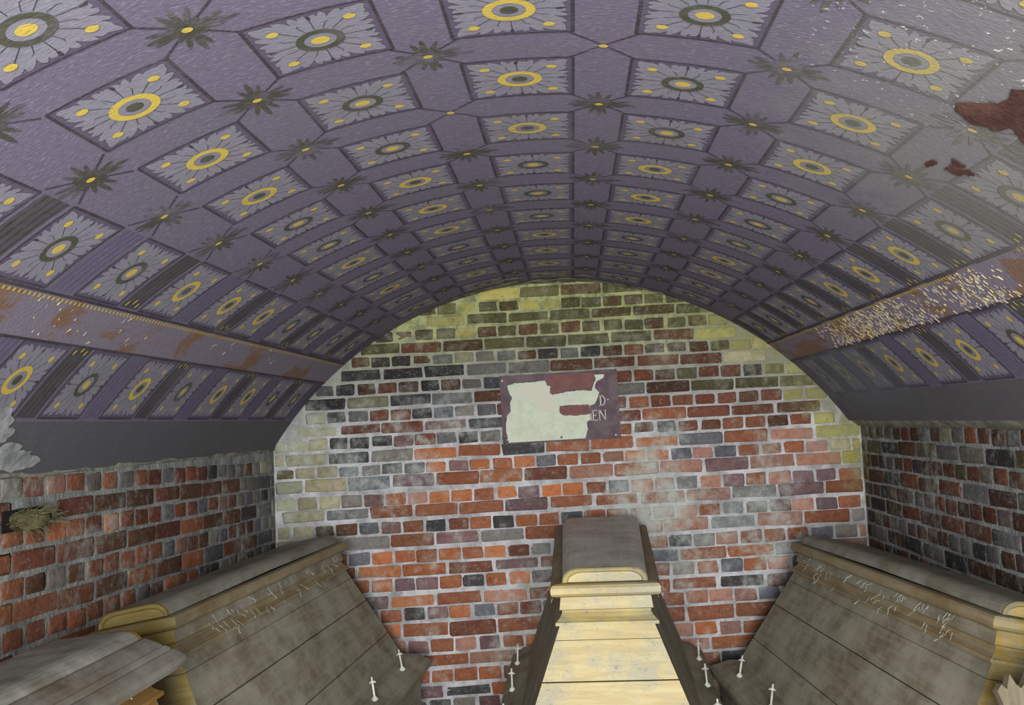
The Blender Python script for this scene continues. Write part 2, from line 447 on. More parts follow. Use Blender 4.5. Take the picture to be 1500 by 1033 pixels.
def side_bricks(X, sgn, slope, zone, joint0, seed, lim):
    rnd = random.Random(seed); out = []
    z = -.139; c = 0
    while z > -1.96:
        hd = c % 2 == 0
        pitch = .1295 if hd else .258
        ph = joint0 if not hd else joint0+.065
        n0 = int((YF-ph)/pitch)-1; n1 = int((D-ph)/pitch)+1
        for n in range(n0, n1+1):
            y0 = max(ph+n*pitch+rnd.uniform(-.005, .005), YF+.003); y1 = min(ph+(n+1)*pitch+rnd.uniform(-.005, .005), D-.012)
            w = y1-y0-.013
            if w < .03: continue
            y = (y0+y1)/2; zz = z+slope*(y-3.1)
            if sgn > 0 and 2.86 < y < 3.12 and -.27 < zz < -.19: continue       # the hole with the nest
            # along-wall direction: left wall local +x = +Y, right wall local +x = -Y
            out.append(((X, y, EYE+zz+rnd.uniform(-.003, .003)), (slope if sgn > 0 else -slope)+rnd.uniform(-.012, .012), w < .17, w, .064*rnd.uniform(.95, 1.05), zone(rnd, y, zz)))
        z -= .0785; c += 1
    lay(wall_left if sgn > 0 else wall_right, out, pi/2*sgn, lim)
side_bricks(XL, 1, -.024, zone_left, 3.192, 21, 300)
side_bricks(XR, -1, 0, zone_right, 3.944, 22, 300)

# ------------------------------------------------------------------ vault
Y0V, Y1V = YF, D-.028
def cyl(u, v, h): return ((R-h)*sin(u/R), v, (R-h)*cos(u/R)-R)
def vpos(a, y): return (XA+R*sin(a), y, ZA+R*cos(a))
b = MB(); NA = 72
angs = [SPR_L-.012+(SPR_R-SPR_L+.024)*i/NA for i in range(NA+1)]
def vring(y, r): return [(XA+r*sin(a), y, ZA+r*cos(a)) for a in angs]
secs = [(Y0V, R), (Y0V+.004, R), (Y1V-.004, R), (Y1V, R), (Y1V, R+.045), (D+.002, R+.045), (D+.002, R+.2), (Y0V, R+.2)]
vs = [p for y, r in secs for p in vring(y, r)]; fs = []; fm = []
for k in range(len(secs)):
    k2 = (k+1) % len(secs)
    for i in range(NA): fs.append((k*(NA+1)+i, k*(NA+1)+i+1, k2*(NA+1)+i+1, k2*(NA+1)+i)); fm.append(1 if k in (3, 4) else 0)  # groove at the end wall coloured near-black as its shade
ceiling = mk('ceiling', vs, fs, [M_VAULT, M_HOLE], None, fm, smooth=False)
for p in ceiling.data.polygons: p.use_smooth = p.material_index == 0 and abs(p.normal.y) < .5
tag(ceiling, 'painted barrel vault in lilac with rows of rosette coffers', kind='structure')

class CurvedMB(MB):                         # flat paint shapes laid on the vault, (u across, v along, h proud)
    def fan(s, out, h, m=0, c=(0, 0), rings=3, inner=0.):
        n = len(out); vs = []; fs = []
        ks = [inner+(1-inner)*i/rings for i in range(rings+1)]
        st = 0
        for t in ks:
            if t == 0: vs.append(cyl(c[0], c[1], h)); continue
            vs += [cyl(c[0]+(u-c[0])*t, c[1]+(v-c[1])*t, h) for u, v in out]
        if inner == 0:
            for i in range(n): fs.append((0, 1+i, 1+(i+1) % n))
            base = 1; rr = rings-1
        else: base = 0; rr = rings
        for k in range(rr):
            for i in range(n):
                a = base+k*n; fs.append((a+i, a+(i+1) % n, a+n+(i+1) % n, a+n+i))
        s.add(vs, fs, m)
    def rect(s, u0, u1, v0, v1, h, m=0):
        k = max(1, int(abs(u1-u0)/.03)); vs = []; fs = []
        for i in range(k+1):
            u = u0+(u1-u0)*i/k; vs += [cyl(u, v0, h), cyl(u, v1, h)]
        for i in range(k): fs.append((2*i, 2*i+1, 2*i+3, 2*i+2))
        s.add(vs, fs, m)
    def stroke(s, a, bb, w0, w1, h, m=0):
        du, dv = bb[0]-a[0], bb[1]-a[1]; L = sqrt(du*du+dv*dv); pu, pv = -dv/L, du/L
        k = max(1, int(L/.04)); vs = []; fs = []
        for i in range(k+1):
            t = i/k; w = (w0+(w1-w0)*t)/2; u, v = a[0]+du*t, a[1]+dv*t
            vs += [cyl(u+pu*w, v+pv*w, h), cyl(u-pu*w, v-pv*w, h)]
        for i in range(k): fs.append((2*i, 2*i+1, 2*i+3, 2*i+2))
        s.add(vs, fs, m)
def ell(c, a, bb, n=14, th=0., wob=0., rnd=random):
    return [(c[0]+cos(t)*a*cos(th)-sin(t)*bb*sin(th)+rnd.uniform(-wob, wob), c[1]+cos(t)*a*sin(th)+sin(t)*bb*cos(th)+rnd.uniform(-wob, wob)) for t in [2*pi*i/n for i in range(n)]]
PA, PB = .126, .121                         # half size of a coffer
def coffer_mesh(seed, sx=1.0):
    rnd = random.Random(seed); b = CurvedMB(); A, B = PA*sx, PB
    b.rect(-A, A, -B, B, .0008, 0)
    # outline, heavier on two sides
    b.rect(-A-.004, -A+.004, -B, B, .0014, 2); b.rect(A-.003, A+.004, -B, B, .0014, 2)
    b.rect(-A, A, -B-.003, -B+.003, .0014, 2); b.rect(-A, A, B-.003, B+.003, .0014, 2)
    a, c = A-.006, B-.005
    out = []
    n = 160
    for i in range(n):
        t = 2*pi*i/n; cu, sv = cos(t), sin(t)
        d = min(a/max(1e-6, abs(cu)), c/max(1e-6, abs(sv)))
        e = abs(((t/(pi/4)+.5) % 1)-.5)              # distance to a notch direction (every 45 degrees, off the diagonals by 22.5)
        e2 = abs((((t-pi/8)/(pi/4)+.5) % 1)-.5)
        k = 1-.015-.05*abs(sin(12*t+.3))-.17*math.exp(-(e2/.045)**2)-rnd.uniform(0, .035)
        e3 = abs(((t/(pi/8)) % 1)-.5)
        k -= .09*math.exp(-(e3/.06)**2)
        ax = min(abs(((t/(pi/2)+.5) % 1)-.5), 1)
        k -= .13*math.exp(-(ax/.016)**2)
        out.append((cu*d*k, sv*d*k))
    b.fan(out, .0018, 1, rings=4)
    for q in range(16):                              # veins
        t = q*pi/8+rnd.uniform(-.04, .04)
        long = q % 2 == 0
        l0, l1 = .05, (.1 if q % 4 == 0 else (.098 if long else .074))
        w = .003 if long else .0022
        e = (cos(t)*l1*sx, sin(t)*l1)
        b.stroke((cos(t)*l0, sin(t)*l0), e, .0016, w*.8, .0025, 2)
        if q % 4 == 0: b.fan(ell((cos(t)*.1*sx, sin(t)*.1), .009, .004, 8, t), .003, 2, (cos(t)*.1*sx, sin(t)*.1), 1)
        if not long:                                  # curled tendril tip
            b.stroke(e, (e[0]+cos(t+.6)*.01, e[1]+sin(t+.6)*.01), w*.8, .0012, .0025, 2)
    me = bpy.data.meshes.new('coffer_panel')
    me.from_pydata(b.v, [], b.f)
    for m in (M_GROUND, M_PETAL, M_LINE): me.materials.append(m)
    me.polygons.foreach_set('material_index', b.m); me.update()
    return me
def simple_mesh(name, fn, mats):
    b = CurvedMB(); fn(b)
    me = bpy.data.meshes.new(name); me.from_pydata(b.v, [], b.f)
    for m in mats: me.materials.append(m)
    me.polygons.foreach_set('material_index', b.m); me.update()
    return me
def ring_fn(ro, ri):
    def fn(b):
        out = ell((0, 0), ro, ro*.92, 36); b.fan(out, .0036, 0, rings=2, inner=ri/ro)
    return fn
ME_COF = [coffer_mesh(i) for i in range(4)]; ME_COFW = [coffer_mesh(20+i, 1.1) for i in range(2)]
ME_RY = simple_mesh('rosette_ring', ring_fn(.053, .034), [M_YEL])
ME_RD = simple_mesh('rosette_ring', ring_fn(.050, .033), [M_OLIVE])
ME_EYED = simple_mesh('rosette_eye', lambda b: (b.fan(ell((0, 0), .0335, .031, 24), .003, 1, rings=2), b.fan(ell((0, 0), .019, .017, 16), .0036, 0, rings=2)), [M_OLIVE, M_PETAL])
ME_EYEY = simple_mesh('rosette_eye', lambda b: (b.fan(ell((0, 0), .0335, .031, 24), .003, 1, rings=2), b.fan(ell((0, 0), .019, .016, 16), .0036, 0, rings=2)), [M_YEL, M_PETAL])
ME_SPOT = simple_mesh('corner_spot', lambda b: b.fan(ell((0, 0), .0125, .0105, 12), .0036, 0, rings=1), [M_YEL])

CANG = {-4: -.8157, -3: -.5949, -2: -.3837, -1: -.1842, 0: .006, 1: .1979, 2: .3992, 3: .6036, 4: .818}
ROW1, PITCHY = 1.826, .3819
YELLOW = {(0,1),(0,2),(0,3),(0,7),(0,8),(0,9),(1,4),(1,5),(1,6),(2,1),(2,2),(2,3),(2,7),(2,8),(3,4),(3,5),(3,6),(4,5),(4,6),(4,7),(4,8),(4,9),
          (-1,4),(-1,5),(-1,6),(-1,9),(-2,1),(-2,2),(-2,3),(-2,6),(-2,8),(-3,4),(-3,5),(-3,6),(-4,3),(-4,5),(-4,7),(-4,8),(-2,-1),(0,-1),(1,0),(3,1),(-4,1),(4,2)}
for c, a in CANG.items():
    for k in range(-2, 11):
        y = ROW1+PITCHY*(k-1)
        wide = abs(c) == 4
        o = link('coffer_panel', random.choice(ME_COFW if wide else ME_COF), ceiling, vpos(a, y), (0, a, 0))
        o.rotation_euler = (0, a, 0)
        if random.random() < .5 and not wide: o.scale = (-1, 1, 1)
        yel = (c, k) in YELLOW
        link('rosette_ring', ME_RY if yel else ME_RD, o)
        link('rosette_eye', ME_EYED if yel else ME_EYEY, o)
        for sx in (-1, 1):
            for sy in (-1, 1):
                u = .077*sx*(1.1 if wide else 1)
                q = cyl(u, 0, 0); link('corner_spot', ME_SPOT, o, (q[0], .073*sy, q[2]), (0, u/R, 0))
# crossings
def cross_fn(seed):
    rnd = random.Random(seed)
    def fn(b):
        for sx in (-1, 1):
            for sy in (-1, 1): b.stroke((0, 0), (.074*sx, .07*sy), .004, .006, .0014, 0)
        for q in range(4):
            t = q*pi/2
            for da, L, w in ((0, .085, .007), (.33, .07, .006), (-.33, .07, .006), (.7, .035, .005), (-.7, .035, .005)) if seed < 4 else ():
                L *= rnd.uniform(.85, 1.1); tt = t+da+rnd.uniform(-.06, .06)
                cc = (cos(tt)*(L/2+.008), sin(tt)*(L/2+.008)); b.fan(ell(cc, L/2, w, 10, tt), .0016+.0002*abs(da), 1, cc, 2)
        b.fan(ell((0, 0), .011, .009, 10), .0028, 2, rings=1)
    return fn
ME_X = [simple_mesh('crossing_flower', cross_fn(i), [M_LINE, M_LEAF, M_YEL]) for i in range(5)]
cl = sorted(CANG)
for c in range(-3, 3):
    a = (CANG[c]+CANG[c+1])/2
    for k in range(-2, 10):
        link('crossing_flower', ME_X[(4 if c in (-1, 0) and k < 3 and (c+k) % 2 else (c*3+k*5) % 4)], ceiling, vpos(a, ROW1+PITCHY*(k-.5)), (0, a, 0))
# transverse bands between the outer coffers
def band_fn(dark, wide):
    def fn(b):
        A = PA*(1.1 if wide else 1)
        b.rect(-A, A, -.052, .052, .0007, 0)
        for i in range(4): b.rect(-A, A, -.04+.026*i, -.034+.026*i, .0012, 1)
        if dark:
            for i, v in enumerate((-.03, 0, .03)):
                cc = (A*.86*(1 if not wide else -1)-.012*(i % 2), v); b.fan(ell(cc, .012, .004, 8), .0018, 2, cc, 1)
    return fn
ME_BAND = {(d, w): simple_mesh('cross_band', band_fn(d, w), [M_DBAND if d else M_BBAND, M_LINE if d else M_GROUND, M_YEL]) for d in (0, 1) for w in (0, 1)}
for c in (-4, -3, 3, 4):
    for k in range(-2, 11):
        o = link('cross_band', ME_BAND[(k % 2 if c < 0 else 1 if abs(c) == 3 else k % 2, int(abs(c) == 4))], ceiling, vpos(CANG[c], ROW1+PITCHY*(k-.5)))
        a = CANG[c]
        o.rotation_euler = (0, a, 0)
        if c < 0: o.rotation_euler = (0, a, 0); o.scale = (-1, 1, 1)
# long friezes, dados, their dentils and flakes
YS0, YS1 = YF+.01, Y1V-.003
for sgn in (-1, 1):
    a0, a1 = .664, .744
    am = sgn*(a0+a1)/2
    def strip(name, lo, hi, h, m, par=ceiling):
        b = MB(); n = 4; ny = 2
        for i in range(n+1):
            a = sgn*(lo+(hi-lo)*i/n)
            for y in (YS0, YS1): b.v.append((XA+(R-h)*sin(a), y, ZA+(R-h)*cos(a)))
        for i in range(n): b.f.append((2*i, 2*i+1, 2*i+3, 2*i+2)); b.m.append(0)
        return b.build(name, m, par)
    fr = strip('frieze_band', a0, a1, .0012, M_RAIL)
    strip('frieze_line', a0-.003, a0+.002, .002, M_LINE, fr); strip('frieze_line', a1-.002, a1+.003, .002, M_LINE, fr)
    strip('dado_band', .892, 1.004 if sgn < 0 else .979, .0012, M_DADO)
    b = MB(); y = .9; rd = random.Random(5+sgn)
    while y < YS1-.1:
        if noise.noise((y*1.7, sgn*4, .3)) > -.25:
            for (aa, ww) in ((a0+.004, .006),):
                p = []
                for da, dy in ((0, 0), (ww, .004), (ww, .013), (0, .009)):
                    a = sgn*(aa+da); p.append((XA+(R-.003)*sin(a), y+dy, ZA+(R-.003)*cos(a)))
                b.add(p, [(0, 1, 2, 3)])
        y += .022
    tag(b.build('frieze_dentils', M_YEL, fr), kind='stuff')
    # curled flakes of peeling paint
    b = MB(); rd = random.Random(15+sgn)
    for i in range(2600 if sgn > 0 else 90):
        y = rd.uniform(1.8, 4.6)
        if noise.noise((y*2.3, sgn*2.0, 1.7))+rd.uniform(-.3, .3) < -.02: continue
        a = sgn*(a0+.004+(a1-a0-.008)*rd.random()**.8); L = rd.uniform(.005, .02); w = rd.uniform(.0005, .0013); th = rd.uniform(-.5, .5)
        du, dy = sin(th), cos(th)
        if rd.random() < .85: du, dy = cos(th), sin(th)
        pts = []
        for s, t, hh in ((0, -1, .0018), (1, -1, .0018), (1, 1, .002+rd.random()*.003), (0, 1, .002+rd.random()*.003)):
            aa = a+(du*L*s-dy*w*t)/R; yy = y+dy*L*s+du*w*t
            pts.append((XA+(R-hh)*sin(aa), yy, ZA+(R-hh)*cos(aa)))
        b.add(pts, [(0, 1, 2, 3)], 0 if rd.random() < .7 else 1)
    tag(b.build('paint_flakes', [lime_mat('flake_cream', (.4, .36, .22), (.26, .2, .09)), M_RAIL], fr), kind='stuff')

def ragged(b, c, ru, rv, seed, h, m=0, n=46, rough=.55):
    out = []
    for i in range(n):
        t = 2*pi*i/n; k = 1+rough*noise.noise((cos(t)*1.7+seed, sin(t)*1.7, seed*.7))+.35*rough*noise.noise((cos(t)*6+seed, sin(t)*6, seed))
        out.append((c[0]+cos(t)*ru*k, c[1]+sin(t)*rv*k))
    b.fan(out, h, m, c, 3)
def patch(name, a, y, ru, rv, seed, m, rough=.6):
    b = CurvedMB(); ragged(b, (0, 0), ru, rv, seed, .0045, rough=rough)
    o = b.build(name, m, ceiling); o.location = vpos(a, y); o.rotation_euler = (0, a, 0); return o
tag(patch('bare_patch', .522, 1.88, .075, .1, 3.3, M_MAROON, .8), 'dark maroon patch where the paint has fallen away')
patch('bare_patch', .548, 1.8, .05, .12, 9.3, M_MAROON, .9)
patch('bare_patch', .53, 2.222, .03, .032, 5.1, M_MAROON, .9)
patch('bare_patch', .505, 2.26, .008, .02, 6.1, M_MAROON, .9)
tag(patch('bare_patch', -.965, 2.8, .055, .16, 12.2, M_LIME, .8), 'white lime plaster patch at the foot of the vault')
patch('bare_patch', -.93, 2.62, .09, .15, 2.2, M_LIME, .9)
patch('bare_patch', -.985, 2.5, .1, .3, 8.2, M_LIME, .7)
# crumbled pale edge of the vault above the end wall
for a, y, ru, rv, sd in ((-.03, 5.48, .12, .06, 1.4), (.07, 5.46, .13, .06, 2.9), (.17, 5.5, .12, .045, 4.4), (-.14, 5.44, .12, .07, 7.7), (.27, 5.5, .1, .04, 8.8), (-.24, 5.47, .09, .05, 11.3), (.01, 5.25, .07, .05, 6.6), (.09, 5.3, .09, .03, 16.6), (-.1, 5.28, .08, .03, 19.1), (.33, 5.52, .07, .02, 13.2)):
    patch('crumbled_edge', a, y, ru, rv, sd, lime_mat('crumbled_edge_lime', (.42, .42, .33), (.09, .085, .07)), .9)

# mortar ledges where the vault meets the side walls
def ledge(name, X, sgn, z0, z1, out):
    b = MB(); n = 120
    for i in range(n+1):
        y = YF+(D-YF)*i/n
        w = lambda s, k: .006*noise.noise((y*5, s, k))+.004*noise.noise((y*19, s, k))
        pr = [(X-sgn*.03, z1), (X+sgn*out, z1+w(1, 2)), (X+sgn*(out*.45+w(3, 1)*1.5), (z0+z1)/2-.006), (X+sgn*(.012+w(2, 5)), z0+w(7, 3)*2), (X-sgn*.03, z0)]
        b.v += [(p[0], y, EYE+p[1]) for p in pr]
    for i in range(n):
        for k in range(4):
            b.f.append((i*5+k, i*5+k+1, i*5+k+6, i*5+k+5)); b.m.append(0)
    return tag(b.build(name, M_LEDGE, None, True), 'rough mortar ledge between vault and brick side wall', kind='structure')
ledge('trim_1', XL, 1, -.104, -.075, .014)
ledge('trim_2', XR, -1, -.108, -.048, .085)

# ------------------------------------------------------------------ coffins
def coffin(name, L, wf, wb, mats, htot, loc, rot, slope=.195, eslope=.14, gold_front=True, cob=5, boltside=(-1, 1), wall_sx=0, cap=.2, foot_ext=0., cornice=None):
    """local frame: origin at the middle of the foot end's top edge, +y to the head end, z down from the top of the lid."""
    root = empty(name, loc, rot)
    Mside, Mtop, Mmould, Mend = mats
    def hw(y): return wf+(wb-wf)*y/L
    def corner(sx, ey, h, off, eoff):
        y = -eoff if ey == 0 else L+eoff
        if sx == wall_sx: off = min(off, cap+.0005*h)
        return (sx*(hw(min(max(y, 0), L))+off), y, -h)
    def belt(nm, prof, side_m, end_m, smooth=False):
        # prof: (h, off, eoff)
        for side in ('l', 'r', 'f', 'b'):
            if side == 'l': a, c = (-1, 1), (-1, 0)
            elif side == 'r': a, c = (1, 0), (1, 1)
            elif side == 'f': a, c = (-1, 0), (1, 0)
            else: a, c = (1, 1), (-1, 1)
            b = MB(); n = len(prof)
            for h, off, eo in prof: b.v += [corner(*a, h, off, eo), corner(*c, h, off, eo)]
            # closed to the inside so that each length has body
            b.v += [corner(*a, prof[-1][0], prof[-1][1]-.03, prof[-1][2]-.03), corner(*c, prof[-1][0], prof[-1][1]-.03, prof[-1][2]-.03),
                    corner(*a, prof[0][0], prof[0][1]-.03, prof[0][2]-.03), corner(*c, prof[0][0], prof[0][1]-.03, prof[0][2]-.03)]
            m = n+2
            for i in range(m):
                j = (i+1) % m; b.f.append((2*i, 2*i+1, 2*j+1, 2*j)); b.m.append(0)
            b.f.append(tuple(2*i for i in range(m))); b.m.append(0); b.f.append(tuple(2*i+1 for i in range(m-1, -1, -1))); b.m.append(0)
            o = b.build(('side_' if side in 'lr' else 'end_')+nm, side_m if side in 'lr' else end_m, root)
    # lid top: rounded-edged slab, slightly crowned
    prof = [(-.012, .05), (-.013, .044)]
    for i in range(7):
        t = pi/2*i/6; prof.append((-.075+.062*cos(t), .044-.044*sin(t)))
    ends = MB(); b = MB(); m = []
    full = [(1, p) for p in prof]+[(-1, p) for p in reversed(prof)]
    for y, k in ((0.012, 0), (L*.5, 1), (L-.012, 2)):
        for s, (off, h) in full: b.v.append((s*(hw(y)+off), y, -h+(.006 if k == 1 else 0)))
    n = len(full)
    for k in range(2):
        for i in range(n-1): b.f.append((k*n+i, k*n+i+1, (k+1)*n+i+1, (k+1)*n+i)); b.m.append(0)
        b.f.append((k*n+n-1, k*n, (k+1)*n, (k+1)*n+n-1)); b.m.append(0)
    b.f.append(tuple(range(n))); b.m.append(0); b.f.append(tuple(range(3*n-1, 2*n-1, -1))); b.m.append(0)
    b.build('lid_top', Mtop, root)
    # gilded end boards of the lid with a raised rim
    for ey in (0, 1):
        y0 = .012 if ey == 0 else L-.012; d = -1 if ey == 0 else 1
        bb = MB(); w0 = hw(0 if ey == 0 else L)
        outl = [(s*(w0+off), -h) for s, (off, h) in full]
        inn = [(x*.86, -.052+(z+.052)*.66) for x, z in outl]
        k = len(outl)
        lay_ = [(outl, y0), (outl, y0+d*.016), ([(x*.965, -.05+(z+.05)*.92) for x, z in outl], y0+d*.022), ([(x*.9, -.051+(z+.051)*.76) for x, z in outl], y0+d*.018), (inn, y0+d*.008)]
        for pl, y in lay_: bb.v += [(x, y, z) for x, z in pl]
        for q in range(len(lay_)-1):
            for i in range(k): bb.f.append((q*k+i, q*k+(i+1) % k, (q+1)*k+(i+1) % k, (q+1)*k+i)); bb.m.append(0)
        bb.f.append(tuple((len(lay_)-1)*k+i for i in range(k))); bb.m.append(0)
        bb.build('lid_end_board', Mend, root)
    belt('cornice', cornice or [(.052, .004, .012), (.053, .014, .02), (.056, .024, .032), (.066, .03, .038), (.086, .03, .038), (.094, .026, .032), (.098, .014, .02), (.101, .006, .012)], Mmould, Mend)
    belt('frieze', [(.1015, -.004, -.002), (.146, .002, .006)], Mside, Mend)
    belt('cove_moulding', [(.1465, .004, .012), (.149, -.006, -.004), (.158, -.007, -.005), (.172, .0, .004), (.184, .012, .018), (.188, .018, .026), (.199, .018, .026), (.2, .004, .01)], Mside if cornice else Mmould, Mend)
    s0, s1 = .2005, .72
    def at(h): return (h-s0)/(s1-s0)
    cuts = [(.2005, .25), (.252, .385), (.39, .585), (.59, .722)]
    for h0, h1 in cuts:
        belt('plank', [(h0, .003+slope*at(h0), .006+eslope*at(h0)), (h1, .003+slope*at(h1), .006+eslope*at(h1))], Mside, Mend)
    # near-black core, paints the shade seen through the shrinkage gaps
    core = MB()
    for h in (.06, .2, .74): core.v += [corner(sx, ey, h, -.016+slope*max(0, at(h)), -.014+eslope*max(0, at(h))) for sx, ey in ((-1, 0), (1, 0), (1, 1), (-1, 1))]
    for q in range(2):
        for i in range(4): core.f.append((q*4+i, q*4+(i+1) % 4, q*4+4+(i+1) % 4, q*4+4+i)); core.m.append(0)
    core.f += [(0, 1, 2, 3), (11, 10, 9, 8)]; core.m += [0, 0]
    core.build('lid_core', M_CORE, root)
    q = slope-.195; e = eslope-.14
    belt('flange', [(.705, .187+q, .132+e), (.718, .2+q, .145+e), (.726, .222+q, .165+e), (.735, .245+q, .185+e), (.775, .292+q, .228+e), (.778, .3+q, .235+e), (.79, .314+q, .248+e), (.812, .322+q, .256+e), (.834, .316+q, .25+e), (.845, .3+q, .236+e), (.852, .27+q, .21+e)], Mside, Mside)
    hb = htot-.07
    belt('box_board', [(.853, .262+q, .2+e), (hb*.5+.43, .232+q, .17+e)], Mside, Mend)
    belt('box_board', [(hb*.5+.434, .231+q, .169+e), (hb-.05, .205+q, .145+e)], Mside, Mend)
    belt('base_moulding', [(hb-.05, .215+q, .155+e), (hb-.03, .235+q, .175+e), (hb, .24+q, .18+e)], Mmould, Mmould)
    bt = MB()
    bt.v = [corner(sx, ey, h, .2+q, .14+e) for h in (hb-.03, hb-.005) for sx, ey in ((-1, 0), (1, 0), (1, 1), (-1, 1))]
    bt.f = [(0, 1, 2, 3), (7, 6, 5, 4), (0, 4, 5, 1), (1, 5, 6, 2), (2, 6, 7, 3), (3, 7, 4, 0)]; bt.m = [0]*6
    bt.build('base_board', Mside, root)
    for sx in (-1, 1):
        for ey in (0, 1):
            y = .0 if ey == 0 else L; x = sx*(hw(y)+.14+q); f = MB()
            f.tube([(x, y, -hb+.004), (x, y, -hb-.02), (x, y, -hb-.045), (x, y, -htot-(foot_ext if sx == -wall_sx else 0))], [.04, .058, .055, .035], 12)
            f.build('foot', Mmould, root, True)
    # tarnished screw bolts standing on the flange
    for sx in boltside:
        for t in (.9, .62, .3, .06):
            y = L*t+.06; x = sx*(hw(min(y, L))+.262+q); z = -.758
            bo = MB(); lean = random.uniform(-.008, .008)
            bo.tube([(x, y, z-.01), (x+lean, y, z+.115)], [.0055, .0045], 6)
            bo.tube([(x+lean*.15, y, z+.004), (x+lean*.15, y, z+.012), (x+lean*.2, y, z+.03)], [.007, .019, .005], 8)
            nu_ = MB(); nu_.tube([(x+lean, y, z+.085), (x+lean, y, z+.093), (x+lean, y, z+.1)], [.005, .013, .005], 8)
            nu_.tube([(x-.016+lean, y, z+.09), (x+.016+lean, y, z+.09)], .0035, 5)
            ob = bo.build('screw_bolt', M_BOLT, root, True); nu_.build('wing_nut', M_BOLT, ob, True)
    # cobweb rags along the mouldings
    rd = random.Random(31+cob*7); wb_ = MB()
    for sx in boltside:
        for i in range(cob*9):
            y = L*(.08+.84*(rd.randint(0, 8)+rd.gauss(.5, .22))/9); h = .1+.085*rd.random()**2.2; x = sx*(hw(y)+.03); p = Vector((x, y, -h)); pts = [p.copy()]
            for k in range(rd.randint(2, 4)):
                p = p+Vector((sx*rd.uniform(-.002, .012), rd.uniform(-.003, .003), -rd.uniform(.003, .013))); pts.append(p.copy())
            wb_.tube(pts, [rd.uniform(.0004, .0012) for _ in pts[:-1]]+[rd.choice((.0004, .0005, .0018))], 4)
    tag(wb_.build('cobweb', M_WEB, root), kind='stuff')
    return root
GM = (M_GREY, M_GREYT, M_BROWN, M_GOLD)
c1 = coffin('coffin', 1.79, .166, .22, GM, 1.466, (.084, 3.505, 1.466), (0, 0, radians(-1.1)), cob=1)
tag(c1, 'pale gold-fronted hipped wooden coffin standing alone in the middle of the vault', 'coffin')
def rolled(name, L, wf, wb, mats, edge, roll, yaw, pitch=0., **kw):
    """place by the foot-end cornice edge on the aisle side; the coffin leans roll radians towards its wall"""
    s = 1 if roll > 0 else -1                     # left coffin leans left: aisle side is +x
    lx, lz = s*(wf+.024), -.075
    off = (lx*cos(roll)-lz*sin(roll), lx*sin(roll)+lz*cos(roll))
    top = (edge[0]-off[0], edge[1], edge[2]-off[1])
    hwb = wb+.2
    ht = (top[2]-hwb*abs(sin(roll)))/cos(roll)-.012
    return coffin(name, L, wf, wb, mats, ht, top, (pitch, -roll, yaw), wall_sx=-s, foot_ext=2*(wf+.15)*math.tan(abs(roll)), **kw)
M_GREYS = wood('shaded_dusty_top', (.19, .18, .14), (.29, .29, .255), .8, rough=.6)  # dusty lid top darkened in colour for the weaker light beside the walls
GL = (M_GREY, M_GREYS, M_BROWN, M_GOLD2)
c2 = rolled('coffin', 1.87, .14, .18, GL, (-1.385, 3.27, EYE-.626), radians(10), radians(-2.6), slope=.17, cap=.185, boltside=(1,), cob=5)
tag(c2, 'grey gold-ended coffin leaning on the wall that has the nest', 'coffin')
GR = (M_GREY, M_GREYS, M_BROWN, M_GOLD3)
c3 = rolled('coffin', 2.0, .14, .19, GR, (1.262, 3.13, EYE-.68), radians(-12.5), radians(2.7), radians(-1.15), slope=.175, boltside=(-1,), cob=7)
tag(c3, 'cobwebbed gold-ended coffin leaning on the darker brick wall', 'coffin')
GF = (M_OCHRE, M_DTOP, M_DMOLD, M_OCHRE)
c4 = coffin('coffin', 1.8, .14, .17, GF, 1.42, (-1.414, .9, EYE-.552), (0, radians(-6), 0), slope=.1, eslope=.06, boltside=(1,), wall_sx=-1, cap=.1, foot_ext=.06, cob=3,
            cornice=[(.03, -.006, .0), (.046, .018, .012), (.06, .034, .02), (.062, .04, .024), (.07, .048, .03), (.076, .05, .034), (.077, .056, .036), (.088, .07, .045), (.1, .082, .05), (.115, .086, .052), (.128, .08, .048), (.135, .06, .03)])
tag(c4, 'ochre-sided coffin with a thickly dusted grey top below the nest', 'coffin')
# splintered board leaning on the flange of the cobwebbed coffin
def splinter():
    rd = random.Random(8); n = 26; T = .028
    root_pts = []
    w = .34; out = [(0, 0), (w, 0)]
    top = []
    for i in range(n+1):
        t = i/n; x = w*(1-t)
        z = 1.33-.1*t**1.5+.035*noise.noise((t*9, 1.3, 0))+rd.uniform(-.016, .016)
        top.append((x, z))
    left = []
    for i in range(1, 14):
        z = 1.2-(i/14)*1.1; left.append((.02+.05*max(0, noise.noise((z*7, 5, 0)))+rd.uniform(0, .016), z))
    out = out+top+left
    m = len(out)
    v = [(x, 0, z) for x, z in out]+[(x+.004*noise.noise((z*20, x*9, 2)), T, z-.012*abs(noise.noise((x*40, 3, 1)))) for x, z in out]
    f = [tuple(range(m)), tuple(range(2*m-1, m-1, -1))]+[(i, m+i, m+(i+1) % m, (i+1) % m) for i in range(m)]
    return mk('broken_board', v, f, M_SPLINT, None)
bd = splinter(); bd.location = (1.125, 2.54, 0); bd.rotation_euler = (radians(-9), 0, radians(4))
tag(bd, 'pale splintered board leaning by the gold end of the cobwebbed coffin', 'board')

